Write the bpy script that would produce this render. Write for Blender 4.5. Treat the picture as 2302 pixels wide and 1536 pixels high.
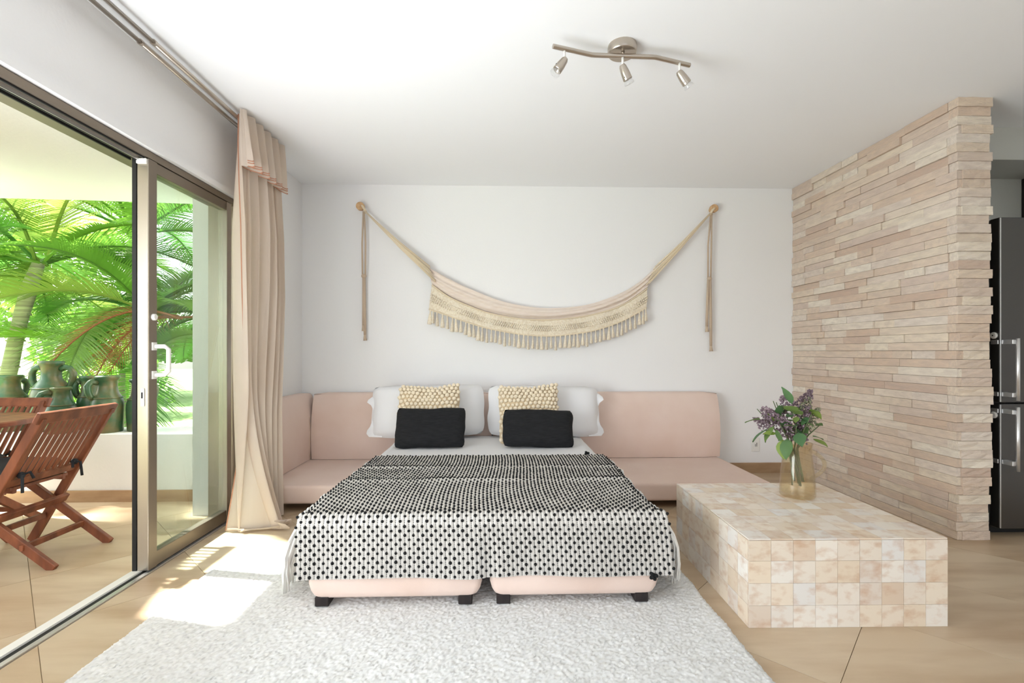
import bpy, bmesh, math, random
from mathutils import Vector, Matrix, noise
sc = bpy.context.scene
for o in list(bpy.data.objects): bpy.data.objects.remove(o)
C = sc.collection
R = math.radians

# ---------------------------------------------------------------- camera
cam = bpy.data.cameras.new('camera'); camo = bpy.data.objects.new('camera', cam); C.objects.link(camo)
cam.sensor_width = 36.0; cam.lens = 36.0*1080/2302; cam.shift_y = 22/2302; cam.clip_start = .05
camo.location = (0, 0, 1.11); camo.rotation_euler = (R(90), 0, R(-1.644))
sc.camera = camo
# ---------------------------------------------------------------- world, sun, lights, exposure
w = bpy.data.worlds.new('world'); sc.world = w; w.use_nodes = True
nt = w.node_tree; nt.nodes.clear()
sky = nt.nodes.new('ShaderNodeTexSky'); sky.sky_type = 'NISHITA'; sky.sun_disc = False
sky.sun_elevation = R(45); sky.sun_rotation = R(-78); sky.air_density = 1.0; sky.dust_density = 2.5; sky.ozone_density = 1.0
hs = nt.nodes.new('ShaderNodeHueSaturation'); hs.inputs['Saturation'].default_value = .35
bg = nt.nodes.new('ShaderNodeBackground'); bg.inputs['Strength'].default_value = .46
wo = nt.nodes.new('ShaderNodeOutputWorld')
nt.links.new(sky.outputs[0], hs.inputs['Color']); nt.links.new(hs.outputs[0], bg.inputs['Color']); nt.links.new(bg.outputs[0], wo.inputs[0])
SUND = Vector((.98, -.197, -1.0)).normalized()
sl = bpy.data.lights.new('sun', 'SUN'); sl.energy = 16.0; sl.angle = R(1.2); sl.color = (1, .98, .95)
so = bpy.data.objects.new('sun', sl); C.objects.link(so)
so.rotation_euler = SUND.to_track_quat('-Z', 'Y').to_euler(); so.location = (-8, 4, 9)
def area(name, loc, rot, sx, sy, power, col=(1, 1, 1)):
    l = bpy.data.lights.new(name, 'AREA'); l.shape = 'RECTANGLE'; l.size = sx; l.size_y = sy; l.energy = power; l.color = col
    o = bpy.data.objects.new(name, l); C.objects.link(o); o.location = loc; o.rotation_euler = rot; return o
# added fill lamp behind the camera, aimed up for ceiling bounce
area('rear_fill_lamp', (.9, -2.85, 1.35), (R(138), 0, 0), 4.0, 2.0, 22, (.82, .90, 1))
# added lamp boosting the daylight by the sliding door's open half, tilted up
dd = area('doorway_fill_lamp', (-1.74, .95, .95), (0, 0, 0), 1.4, 1.8, 35, (.82, .90, 1)); dd.data.spread = R(150)
dd.rotation_euler = Vector((.84, .32, .58)).to_track_quat('-Z', 'Z').to_euler()
sc.view_settings.view_transform = 'Standard'; sc.view_settings.look = 'None'; sc.view_settings.gamma = 1
sc.view_settings.use_curve_mapping = False; sc.view_settings.exposure = .80

# ---------------------------------------------------------------- helpers
def lin(c):
    return tuple((x/255/12.92 if x/255 <= .04045 else ((x/255+.055)/1.055)**2.4) for x in c) + (1,)
def n3(p, s=1.0, o=0.0): return noise.noise(Vector((p[0]*s+o, p[1]*s+o*1.7, p[2]*s-o)))
class MB:
    def __init__(s): s.v = []; s.f = []; s.uv = None
    def box(s, x0, x1, y0, y1, z0, z1):
        b = len(s.v)
        s.v += [(x, y, z) for z in (z0, z1) for y in (y0, y1) for x in (x0, x1)]
        s.f += [tuple(b+i for i in q) for q in ((0, 2, 3, 1), (4, 5, 7, 6), (0, 1, 5, 4), (2, 6, 7, 3), (0, 4, 6, 2), (1, 3, 7, 5))]
        return s
    def obox(s, p0, p1, wd, th, side=(0, 1, 0)):
        """box bar from p0 to p1, wd along side, th across"""
        p0 = Vector(p0); p1 = Vector(p1); d = (p1-p0).normalized(); sd = Vector(side); sd = (sd-d*sd.dot(d)).normalized(); n = d.cross(sd)
        b = len(s.v)
        for p in (p0, p1):
            for a, c in ((-1, -1), (1, -1), (1, 1), (-1, 1)): s.v.append(tuple(p+sd*a*wd/2+n*c*th/2))
        s.f += [tuple(b+i for i in q) for q in ((3, 2, 1, 0), (4, 5, 6, 7), (0, 1, 5, 4), (1, 2, 6, 5), (2, 3, 7, 6), (3, 0, 4, 7))]
        return s
    def tube(s, pts, r, n=8, cap=True):
        pts = [Vector(p) for p in pts]; k = len(pts); b = len(s.v)
        rs = r if isinstance(r, (list, tuple)) else [r]*k
        up = None
        for i, p in enumerate(pts):
            d = (pts[min(i+1, k-1)]-pts[max(i-1, 0)])
            d = d.normalized() if d.length > 1e-9 else Vector((0, 0, 1))
            if up is None: up = Vector((0, 0, 1)) if abs(d.z) < .9 else Vector((1, 0, 0))
            u = d.cross(up).normalized(); up = u.cross(d).normalized()
            for j in range(n):
                a = 2*math.pi*j/n; s.v.append(tuple(p+(u*math.cos(a)+up*math.sin(a))*rs[i]))
        for i in range(k-1):
            for j in range(n):
                s.f.append((b+i*n+j, b+i*n+(j+1) % n, b+(i+1)*n+(j+1) % n, b+(i+1)*n+j))
        if cap: s.f.append(tuple(b+j for j in range(n))[::-1]); s.f.append(tuple(b+(k-1)*n+j for j in range(n)))
        return s
    def lathe(s, prof, c=(0, 0, 0), n=24, warp=None):
        b = len(s.v); k = len(prof)
        for (r, z) in prof:
            for j in range(n):
                a = 2*math.pi*j/n; s.v.append((c[0]+r*math.cos(a), c[1]+r*math.sin(a), c[2]+z))
        for i in range(k-1):
            for j in range(n): s.f.append((b+i*n+j, b+i*n+(j+1) % n, b+(i+1)*n+(j+1) % n, b+(i+1)*n+j))
        return s
    def grid(s, P, close=False):
        b = len(s.v); m = len(P); k = len(P[0])
        for row in P: s.v += [tuple(p) for p in row]
        for i in range(m-1):
            for j in range(k-1 if not close else k):
                s.f.append((b+i*k+j, b+i*k+(j+1) % k, b+(i+1)*k+(j+1) % k, b+(i+1)*k+j))
        return s
    def prism(s, poly, z0, z1):
        b = len(s.v); n = len(poly)
        s.v += [(x, y, z0) for x, y in poly]+[(x, y, z1) for x, y in poly]
        s.f.append(tuple(b+i for i in range(n))[::-1]); s.f.append(tuple(b+n+i for i in range(n)))
        for i in range(n): s.f.append((b+i, b+(i+1) % n, b+n+(i+1) % n, b+n+i))
        return s
    def ball(s, c, r, n=6, m=4, sq=(1, 1, 1)):
        b = len(s.v); s.v.append((c[0], c[1], c[2]+r*sq[2]))
        for i in range(1, m):
            t = math.pi*i/m
            for j in range(n):
                a = 2*math.pi*j/n
                s.v.append((c[0]+r*sq[0]*math.sin(t)*math.cos(a), c[1]+r*sq[1]*math.sin(t)*math.sin(a), c[2]+r*sq[2]*math.cos(t)))
        s.v.append((c[0], c[1], c[2]-r*sq[2])); e = len(s.v)-1
        for j in range(n):
            s.f.append((b, b+1+j, b+1+(j+1) % n)); s.f.append((e, e-n+(j+1) % n, e-n+j))
            for i in range(m-2): s.f.append((b+1+i*n+j, b+1+(i+1)*n+j, b+1+(i+1)*n+(j+1) % n, b+1+i*n+(j+1) % n))
        return s
    def xf(s, M):
        s.v = [tuple(M @ Vector(p)) for p in s.v]; return s
    def build(s, name, mat, parent=None, smooth=False, bevel=0, seg=2, kind=None, label=None, cat=None, group=None, uvs=None, fix=True):
        xs, ys, zs = zip(*s.v)
        c = Vector(((min(xs)+max(xs))/2, (min(ys)+max(ys))/2, min(zs)))
        me = bpy.data.meshes.new(name); me.from_pydata([tuple(Vector(p)-c) for p in s.v], [], s.f)
        if uvs:
            ul = me.uv_layers.new(name='uv')
            for lp in me.loops: ul.data[lp.index].uv = uvs[lp.vertex_index]
        if bevel or fix:
            bm = bmesh.new(); bm.from_mesh(me)
            if fix: bmesh.ops.recalc_face_normals(bm, faces=bm.faces)
            if bevel: bmesh.ops.bevel(bm, geom=list(bm.edges), offset=bevel, segments=seg, profile=.5, affect='EDGES', clamp_overlap=True)
            bm.to_mesh(me); bm.free()
        if smooth:
            me.polygons.foreach_set('use_smooth', [True]*len(me.polygons))
        if mat: me.materials.append(mat)
        o = bpy.data.objects.new(name, me); C.objects.link(o)
        place(o, c, parent)
        if kind: o['kind'] = kind
        tag(o, label, cat, group)
        return o
def wloc(o):
    l = Vector((0, 0, 0))
    while o: l = l+o.location; o = o.parent
    return l
def place(o, c, parent):
    o.location = Vector(c)-(wloc(parent) if parent else Vector((0, 0, 0)))
    if parent: o.parent = parent
def tag(o, label=None, cat=None, group=None):
    if label: o['label'] = label
    if cat: o['category'] = cat
    if group: o['group'] = group
def thing(name, loc, label=None, cat=None, group=None, kind=None):
    o = bpy.data.objects.new(name, None); C.objects.link(o); o.location = loc; o.empty_display_size = .1
    tag(o, label, cat, group)
    if kind: o['kind'] = kind
    return o
def inst(src, c, parent=None, rot=None, scale=None, name=None):
    """another object with the same mesh"""
    o = bpy.data.objects.new(name or src.name.split('.')[0], src.data); C.objects.link(o); place(o, c, parent)
    if rot is not None: o.rotation_euler = rot
    if scale is not None: o.scale = scale
    return o
def copy_tree(o, parent=None):
    c = o.copy(); C.objects.link(c); c.parent = parent
    for ch in list(o.children): copy_tree(ch, c)
    return c
# ---------------------------------------------------------------- materials
def M(name, col, rough=.6, metal=0., col2=None, scale=6., st=(1, 1, 1), bump=0., bscale=150., bst=(1, 1, 1), rand=None, rmix=.25, det=5., spec=.4, transl=0., lo=.35, hi=.65, sheen=0.):
    m = bpy.data.materials.new(name); m.use_nodes = True; t = m.node_tree; N = t.nodes; L = t.links
    p = N['Principled BSDF']; p.inputs['Roughness'].default_value = rough; p.inputs['Metallic'].default_value = metal
    p.inputs['Specular IOR Level'].default_value = spec
    if sheen: p.inputs['Sheen Weight'].default_value = sheen
    tc = N.new('ShaderNodeTexCoord'); vec = tc.outputs['Object']; oi = None
    if rand:
        oi = N.new('ShaderNodeObjectInfo'); ml = N.new('ShaderNodeMath'); ml.operation = 'MULTIPLY'; ml.inputs[1].default_value = 37.0
        L.new(oi.outputs['Random'], ml.inputs[0]); ad = N.new('ShaderNodeVectorMath'); ad.operation = 'ADD'
        L.new(vec, ad.inputs[0]); L.new(ml.outputs[0], ad.inputs[1]); vec = ad.outputs[0]
    def nz(sc_, stretch, d):
        mp = N.new('ShaderNodeMapping'); mp.inputs['Scale'].default_value = stretch; L.new(vec, mp.inputs[0])
        n = N.new('ShaderNodeTexNoise'); n.inputs['Scale'].default_value = sc_; n.inputs['Detail'].default_value = d; L.new(mp.outputs[0], n.inputs['Vector']); return n
    base = None
    if rand:
        rp = N.new('ShaderNodeValToRGB'); e = rp.color_ramp.elements; rp.color_ramp.interpolation = 'LINEAR'
        for i, c in enumerate(rand):
            x = i/(len(rand)-1)
            if i == 0: e[0].position = 0; e[0].color = lin(c)
            elif i == len(rand)-1: e[len(e)-1].position = 1; e[len(e)-1].color = lin(c)
            else: q = e.new(x); q.color = lin(c)
        L.new(oi.outputs['Random'], rp.inputs[0]); base = rp.outputs[0]
    if col2:
        n = nz(scale, st, det); mr = N.new('ShaderNodeMapRange'); mr.inputs[1].default_value = lo; mr.inputs[2].default_value = hi; L.new(n.outputs['Fac'], mr.inputs[0])
        mx = N.new('ShaderNodeMix'); mx.data_type = 'RGBA'
        if base is None: mx.inputs[6].default_value = lin(col); L.new(mr.outputs[0], mx.inputs[0])
        else:
            L.new(base, mx.inputs[6]); k = N.new('ShaderNodeMath'); k.operation = 'MULTIPLY'; k.inputs[1].default_value = rmix; L.new(mr.outputs[0], k.inputs[0]); L.new(k.outputs[0], mx.inputs[0])
        mx.inputs[7].default_value = lin(col2); base = mx.outputs[2]
    if base is None: p.inputs['Base Color'].default_value = lin(col)
    else: L.new(base, p.inputs['Base Color'])
    if bump:
        n = nz(bscale, bst, 3); b = N.new('ShaderNodeBump'); b.inputs['Strength'].default_value = 1; b.inputs['Distance'].default_value = bump
        L.new(n.outputs['Fac'], b.inputs['Height']); L.new(b.outputs[0], p.inputs['Normal'])
    if transl:
        tr = N.new('ShaderNodeBsdfTranslucent'); mxs = N.new('ShaderNodeMixShader'); mxs.inputs[0].default_value = transl
        if base is None: tr.inputs[0].default_value = lin(col)
        else: L.new(base, tr.inputs[0])
        L.new(p.outputs[0], mxs.inputs[1]); L.new(tr.outputs[0], mxs.inputs[2]); L.new(mxs.outputs[0], N['Material Output'].inputs[0])
    return m
def glass(name, tint, refl_rough=.0, body=0., bodycol=(230, 220, 200)):
    m = bpy.data.materials.new(name); m.use_nodes = True; t = m.node_tree; N = t.nodes; L = t.links; N.clear()
    out = N.new('ShaderNodeOutputMaterial'); tr = N.new('ShaderNodeBsdfTransparent'); tr.inputs[0].default_value = lin(tint)
    g = N.new('ShaderNodeBsdfGlossy'); g.inputs['Roughness'].default_value = refl_rough
    lw = N.new('ShaderNodeLayerWeight'); lw.inputs[0].default_value = .5; pw = N.new('ShaderNodeMath'); pw.operation = 'POWER'; pw.inputs[1].default_value = 4.5; L.new(lw.outputs['Facing'], pw.inputs[0]); fr = N.new('ShaderNodeMath'); fr.operation = 'MULTIPLY_ADD'; fr.inputs[1].default_value = .9; fr.inputs[2].default_value = .04; L.new(pw.outputs[0], fr.inputs[0])
    mx = N.new('ShaderNodeMixShader'); L.new(fr.outputs[0], mx.inputs[0])
    last = tr.outputs[0]
    if body:
        d = N.new('ShaderNodeBsdfTranslucent'); d.inputs[0].default_value = lin(bodycol); d2 = N.new('ShaderNodeBsdfDiffuse'); d2.inputs[0].default_value = lin(bodycol)
        m0 = N.new('ShaderNodeMixShader'); m0.inputs[0].default_value = .5; L.new(d.outputs[0], m0.inputs[1]); L.new(d2.outputs[0], m0.inputs[2])
        m1 = N.new('ShaderNodeMixShader'); m1.inputs[0].default_value = body; L.new(tr.outputs[0], m1.inputs[1]); L.new(m0.outputs[0], m1.inputs[2]); last = m1.outputs[0]
    L.new(last, mx.inputs[1]); L.new(g.outputs[0], mx.inputs[2]); L.new(mx.outputs[0], out.inputs[0]); return m

white = M('white_plaster', (243, 241, 239), .85, bump=.0006, bscale=60)
ceilm = M('ceiling_paint', (249, 249, 249), .9)
patw = M('patio_plaster', (232, 232, 228), .85, bump=.001, bscale=40)
greyw = M('kitchen_plaster', (205, 205, 198), .8)
tilem = M('floor_tile', (190, 168, 138), .36, rand=[(206, 184, 154), (196, 172, 141), (212, 192, 164), (200, 178, 148)], col2=(170, 140, 108), rmix=.75, scale=2.2, st=(.7, 3.2, 1), det=7, lo=.42, hi=.72, spec=.35)
grout = M('grout', (166, 144, 116), .8)
baset = M('baseboard_tile', (182, 152, 118), .4, col2=(160, 128, 96), scale=4, st=(1, 1, 4))
stonem = M('split_stone', (205, 180, 155), .85, rand=[(234, 217, 196), (216, 190, 167), (240, 229, 211), (222, 197, 174), (233, 220, 205), (208, 181, 160), (237, 223, 201), (227, 205, 182), (219, 199, 183)], col2=(186, 170, 158), rmix=.35, scale=2.2, st=(1, 2, 1), det=8, bump=.004, bscale=9)
mortar = M('mortar', (120, 102, 86), .9)
onyx = M('onyx_tile', (220, 195, 165), .25, rand=[(238, 224, 204), (226, 206, 180), (242, 236, 226), (222, 200, 176), (232, 228, 222), (236, 218, 194), (244, 239, 230), (228, 210, 188)], col2=(198, 154, 118), rmix=.72, scale=1.5, st=(1, 1, 1.6), det=6, lo=.48, hi=.78)
onyxb = M('onyx_joint', (196, 160, 126), .4, col2=(222, 196, 166), scale=9)
metal = M('brushed_aluminium', (176, 168, 156), .33, .9, bump=.0002, bscale=300, bst=(1, 1, .03))
brown = M('bronze_aluminium', (132, 120, 106), .4, .6)
blackm = M('black_rubber', (28, 28, 28), .6)
steel = M('satin_nickel', (190, 180, 168), .28, .95)
chrome = M('bright_chrome', (228, 228, 228), .35, .85)
dglass = glass('door_glass', (236, 244, 240))
pglass = glass('pitcher_glass', (251, 246, 234), .05, .07, (238, 228, 206))
bulbg = glass('bulb_glass', (250, 250, 250), .05, .25, (250, 250, 248))
fridgem = M('dark_steel', (92, 90, 88), .32, .85, bump=.0001, bscale=200, bst=(.03, 1, 1))
fridges = M('fridge_side', (62, 61, 58), .5, .3)
darkcab = M('dark_cabinet', (40, 38, 36), .5)
pink = M('blush_linen', (233, 209, 195), .9, col2=(227, 200, 184), scale=3, bump=.0006, bscale=500, sheen=.2)
pinkp = M('blush_piping', (200, 170, 152), .9)
darkw = M('dark_wood_leg', (46, 36, 34), .5, col2=(30, 24, 24), scale=20, st=(1, 1, .2))
sheet = M('white_cotton', (236, 234, 233), .9, bump=.0012, bscale=14)
blackf = M('black_woven', (20, 20, 21), .95, bump=.0015, bscale=220, bst=(.25, 1, 1), col2=(32, 32, 33), scale=60, st=(.3, 1, 3))
creamd = M('cream_wool_base', (214, 192, 158), .95)  # darker than the bobbles, painting shade into the gaps between them
creamb = M('cream_wool', (240, 226, 200), .95, col2=(232, 214, 184), scale=3)
rugm = M('shag_wool', (232, 231, 228), .98, col2=(222, 220, 215), scale=40)
fringe = M('white_fringe', (240, 237, 230), .95, bump=.001, bscale=300)
tuftm = M('black_tuft', (22, 22, 22), .95, bump=.001, bscale=400)
hamm = M('hammock_cloth', (240, 225, 212), .95, col2=(233, 215, 199), scale=14, st=(1, 1, 8), bump=.0012, bscale=160, bst=(.3, 1, 3))
lace = M('crochet_lace', (242, 230, 208), .95, col2=(230, 214, 188), scale=60, lo=.4, hi=.6, bump=.003, bscale=120)
cord = M('cotton_cord', (232, 214, 184), .95, bump=.0012, bscale=240)
rope = M('taupe_cord', (202, 180, 156), .95, bump=.0012, bscale=240)
dowel = M('pale_wood', (218, 180, 136), .6, col2=(196, 154, 110), scale=30)
curt = M('linen_curtain', (240, 227, 213), .9, col2=(232, 216, 199), scale=5, st=(1, 1, .2), bump=.0006, bscale=500, transl=.38)
hemm = M('curtain_hem', (196, 140, 112), .9)
teak = M('teak', (150, 88, 58), .5, col2=(108, 60, 40), scale=14, st=(1, 1, .25), bump=.0008, bscale=60, bst=(1, 1, .1))
cushm = M('charcoal_cushion', (46, 48, 52), .9)
jarm = M('green_glaze', (54, 88, 58), .35, col2=(132, 104, 66), scale=7, lo=.45, hi=.75, det=6, bump=.002, bscale=18)
trunkm = M('palm_trunk', (150, 158, 116), .8, col2=(112, 110, 84), scale=5, st=(.3, .3, 8))
leafm = M('palm_leaf', (96, 160, 44), .45, rand=[(84, 138, 50), (122, 164, 58), (64, 118, 48), (164, 180, 84), (92, 146, 58), (76, 128, 52)], transl=.42)
deadm = M('dry_palm_leaf', (150, 100, 62), .7, transl=.3)
bushm = M('shrub_leaf', (120, 168, 60), .6, rand=[(132, 176, 70), (100, 150, 56), (178, 196, 96), (150, 184, 84)], transl=.4)
lawnm = M('lawn', (138, 164, 96), .95, col2=(164, 182, 122), scale=1.2, bump=.02, bscale=40)
leaf2 = M('bouquet_leaf', (92, 130, 80), .5, rand=[(80, 118, 74), (104, 140, 92), (150, 172, 84), (88, 124, 82)], transl=.2)
stemm = M('green_stem', (96, 110, 70), .6)
lilac = M('lilac_floret', (160, 138, 146), .8, col2=(104, 84, 90), scale=60)
sage = M('sage_floret', (172, 168, 138), .8, col2=(120, 124, 100), scale=60)
plast = M('white_plastic', (238, 235, 228), .4)

# ================================================================ SETTING
GX0, GX1 = -1.745, 4.0       # room
BY = 4.33; CZ = 2.6
flo = MB().box(-3.75, GX1, -3.05, 4.45, -.16, -.004).build('floor', grout, kind='structure')
def clip(poly, ax, val, keep_less):
    out = []
    for i in range(len(poly)):
        a, b = poly[i], poly[(i+1) % len(poly)]
        ia = (a[ax] <= val) == keep_less or a[ax] == val; ib = (b[ax] <= val) == keep_less or b[ax] == val
        if ia: out.append(a)
        if ia != ib:
            t = (val-a[ax])/(b[ax]-a[ax]); out.append((a[0]+(b[0]-a[0])*t, a[1]+(b[1]-a[1])*t))
    return out
s2 = math.sqrt(.5)
def tiles(x0, x1, y0, y1, ztop):
    g = .0012
    for i in range(-12, 14):
        for j in range(-14, 12):
            u0 = .09+.6*i+g; u1 = .09+.6*(i+1)-g; v0 = -.304+.6*j+g; v1 = -.304+.6*(j+1)-g
            poly = [((u+v)*s2, (u-v)*s2) for u, v in ((u0, v0), (u0, v1), (u1, v1), (u1, v0))]
            for ax, val, k in ((0, x0, False), (0, x1, True), (1, y0, False), (1, y1, True)):
                if poly: poly = clip(poly, ax, val, k)
            if len(poly) < 3: continue
            A = abs(sum(poly[a][0]*poly[(a+1) % len(poly)][1]-poly[(a+1) % len(poly)][0]*poly[a][1] for a in range(len(poly))))/2
            if A < .004: continue
            MB().prism(poly, -.0042, ztop).build('floor_tile', tilem, flo)
tiles(-1.735, GX1, -3, 4.33, 0)
tiles(-3.6, -1.83, .2, 3.63, 0)
MB().box(-1.95, GX1+.1, -3.1, 4.45, CZ, CZ+.12).build('ceiling', ceilm, kind='structure')
MB().box(-1.95, 2.92, BY, BY+.12, 0, CZ).build('wall_back', white, kind='structure')
wl = MB().box(-1.95, GX0, -3.1, .2, 0, CZ).box(-1.95, GX0, .2, 3.30, 2.15, CZ).box(-1.95, GX0, 3.30, BY, 0, CZ)
wl.build('wall_left', white, kind='structure')
# wall behind the camera, with a wide opening added to let sky light in
wf = MB().box(-1.95, -1.2, -3.12, -3, 0, CZ).box(2.4, GX1+.1, -3.12, -3, 0, CZ).box(-1.2, 2.4, -3.12, -3, 0, .3).box(-1.2, 2.4, -3.12, -3, 2.4, CZ)
wf.build('wall_front', white, kind='structure')
MB().box(GX1, GX1+.12, -3.1, 4.45, 0, CZ).build('wall_right', white, kind='structure')
# kitchen recess
MB().box(2.92, GX1, 3.45, 3.57, 0, CZ).build('wall_kitchen', greyw, kind='structure')
MB().box(2.905, GX1, 3.10, 3.45, 2.385, CZ).build('trim_2', greyw, kind='structure')
MB().box(-1.765, -1.722, .2, 3.30, 2.117, 2.152).build('trim_1', white, kind='structure')
# baseboards
MB().box(1.95, 2.68, BY-.016, BY, 0, .092).build('baseboard_back', baset, kind='structure')

# ---- stone partition
random.seed(5)
st = MB().box(2.722, 2.882, 2.772, BY, 0, CZ).build('wall_stone', mortar, kind='structure')
rows = 49; rh = CZ/rows
variants = []
def stone_mesh(k):
    """rough end stone, unit size 1x1x1 centred in x,y and base at z=0 ; face towards -y is split rough"""
    rnd = random.Random(k); mb = MB(); nx, nz_ = 5, 3
    F = [[(-.5+i/nx, -.5+(rnd.uniform(-.06, .07) if 0 < i < nx else rnd.uniform(0, .04)), j/nz_) for i in range(nx+1)] for j in range(nz_+1)]
    mb.grid(F); b = len(mb.v)
    mb.v += [(-.5, .5, 0), (.5, .5, 0), (.5, .5, 1), (-.5, .5, 1)]
    w_ = nx+1; top = [nz_*w_+i for i in range(w_)]; bot = list(range(w_))
    mb.f += [tuple(top)+(b+2, b+3), tuple(bot[::-1])+(b, b+1), tuple(j*w_ for j in range(nz_+1))+(b+3, b), tuple(j*w_+nx for j in range(nz_+1))[::-1]+(b+1, b+2), (b, b+3, b+2, b+1)]
    o = mb.build('brick', stonem); me = o.data; bpy.data.objects.remove(o); return me
for k in range(6): variants.append(stone_mesh(k))
bxm = MB().box(-.5, .5, -.5, .5, 0, 1).build('brick', stonem, bevel=.02, seg=1); bxme = bxm.data; bpy.data.objects.remove(bxm)
def brick(me, x0, x1, y0, y1, z0, z1):
    o = bpy.data.objects.new('brick', me); C.objects.link(o); o.parent = st
    o.location = Vector(((x0+x1)/2, (y0+y1)/2, z0))-st.location; o.scale = (x1-x0, y1-y0, z1-z0)
for r in range(rows):
    z0 = r*rh+.0008; z1 = (r+1)*rh-.0008
    # end stones, alternating how far they wrap round the corner
    xin = 2.692+random.uniform(-.008, .010); wrap = random.choice((0, 0, .028))
    brick(variants[r % 6], xin+wrap, 2.893+random.uniform(-.012, .014), 2.738+random.uniform(-.008, .006), 2.80, z0, z1)
    y = 2.752 if wrap else 2.803
    if wrap: y = 2.745
    while y < BY-.002:
        ln = random.choice((.16, .24, .32, .40, .46, .30))*random.uniform(.85, 1.15)
        y1 = y+ln
        if BY-y1 < .14: y1 = BY
        pro = random.uniform(-.008, .009)
        brick(bxme, 2.694+pro, 2.73, y+.0008, y1-.0008, z0, z1); y = y1

# ---- sliding door
dr = thing('door_1', (-1.80, 2.87, 0), kind='structure')
fr = MB().box(-1.93, -1.747, .2, 3.30, 2.078, 2.113).build('header', brown, dr)
MB().box(-1.80, -1.793, .2, 2.44, 2.060, 2.078).box(-1.83, -1.823, .2, 2.44, 2.060, 2.078).box(-1.765, -1.758, .2, 2.44, 2.070, 2.078).build('head_track', blackm, dr)
MB().box(-1.79, -1.787, .2, 2.44, 2.061, 2.079).build('track_edge', chrome, dr)
sill = MB().box(-1.762, -1.740, .2, 3.30, -.003, .006).build('sill_strip', chrome, dr)
MB().box(-1.787, -1.762, .2, 3.30, -.003, .003).build('sill_channel', blackm, dr)
MB().box(-1.83, -1.787, .2, 3.30, -.003, .012).build('sill_edge', plast, dr)
MB().box(-1.93, -1.75, 3.255, 3.30, .006, 2.078).build('jamb', metal, dr)
def panel(x0, x1, y0, y1, front):
    p = MB().box(x0, x1, y0, y0+.058, .012, 2.075).build('stile', metal if front else brown, dr, bevel=.002, seg=1)
    MB().box(x0, x1, y1-.05, y1, .012, 2.075).build('stile', metal, dr, bevel=.002, seg=1)
    MB().box(x0+.004, x1-.004, y0+.058, y1-.05, .012, .085).build('bottom_rail', brown, dr, bevel=.002, seg=1)
    MB().box(x0+.004, x1-.004, y0+.058, y1-.05, 2.02, 2.075).build('top_rail', brown, dr, bevel=.002, seg=1)
    xm = (x0+x1)/2
    MB().box(xm-.003, xm+.003, y0+.055, y1-.045, .08, 2.025).build('pane', dglass, dr)
    return p
sp = panel(-1.803, -1.748, 2.452, 3.20, True)
MB().box(-1.7485, -1.7455, 2.453, 2.509, .013, 2.074).build('stile_face', brown, sp)
# black gasket along the leading edge
MB().box(-1.826, -1.806, 2.450, 2.462, .012, 2.075).build('gasket', blackm, sp)
h = MB().tube([(-1.750, 2.485, 1.135), (-1.700, 2.50, 1.135), (-1.684, 2.505, 1.120), (-1.684, 2.505, 1.005), (-1.700, 2.50, .99), (-1.750, 2.485, .99)], .011, 8).build('handle', plast, sp, smooth=True)
MB().box(-1.752, -1.738, 2.470, 2.500, 1.115, 1.155).box(-1.752, -1.738, 2.470, 2.500, .97, 1.01).build('handle_plate', plast, h)
MB().lathe([(.0, 0), (.017, 0), (.017, .012), (.012, .016), (0, .016)], n=16).xf(Matrix.Translation((-1.747, 2.483, 1.283)) @ Matrix.Rotation(R(90), 4, 'Y')).build('lock', plast, sp)
lk = MB().box(-1.783, -1.765, 2.446, 2.453, .835, .925).build('latch_plate', plast, sp, bevel=.002, seg=1)
MB().box(-1.777, -1.771, 2.443, 2.447, .875, .905).build('latch_slot', blackm, lk)
MB().box(-1.80, -1.75, 2.438, 2.452, 2.045, 2.072).build('roller_cap', plast, sp, bevel=.003, seg=1)

# ---- patio shell
pf = MB()
poly = [(-1.95, .1), (-3.29, .1), (-3.29, 3.0), (-3.36, 3.22), (-3.6, 3.38), (-4.1, 3.48), (-4.6, 3.52), (-4.6, 3.68), (-4.1, 3.69), (-3.6, 3.705), (-3.1, 3.735), (-2.6, 3.78), (-1.95, 3.84)]  # unseen left edge shaped to limit the sun patch indoors
pf.prism(poly, 2.255, 2.40).build('ceiling_patio', patw, kind='structure')
# curved planter wall with broad top
N_ = 24; fp = []; bp = []
for i in range(N_+1):
    x = -4.7+(4.7-2.06)*i/N_; yy = 3.63-.03*max(0, (-3.0-x))**2
    fp.append((x, yy)); bp.append((x, yy+.36))
pw = MB().prism(fp+bp[::-1], 0, .495).build('wall_patio', patw, kind='structure')
pb = MB().prism(fp[7:]+[(x, y-.014) for x, y in fp[7:]][::-1], 0, .085).build('baseboard_patio', baset, kind='structure')
MB().box(-2.205, -1.95, 3.56, 4.1, 0, 2.6).build('wall_patio_column', patw, kind='structure')
MB().box(-2.06, -1.95, 3.30, 3.56, 0, 2.6).build('wall_patio_return', patw, kind='structure')
# unseen wall added to cut the sun into patches (sloping top trims them)
pv = MB(); b = len(pv.v)
for x in (-3.62, -3.54):
    pv.v += [(x, .1, 0), (x, 3.40, 0), (x, 3.40, 1.80), (x, 2.47, 2.09), (x, 2.43, 2.95), (x, .1, 2.95)]
pv.f += [tuple(range(6))[::-1], tuple(range(6, 12))]+[(i, (i+1) % 6, 6+(i+1) % 6, 6+i) for i in range(6)]
pv.build('wall_sun_blocker', patw, kind='structure')
gr = MB().box(-30, -2.0, 4.0, 34, -.2, -.12).box(-30, -3.75, -12, 4.0, -.2, -.12).build('ground', lawnm, kind='structure')

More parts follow.
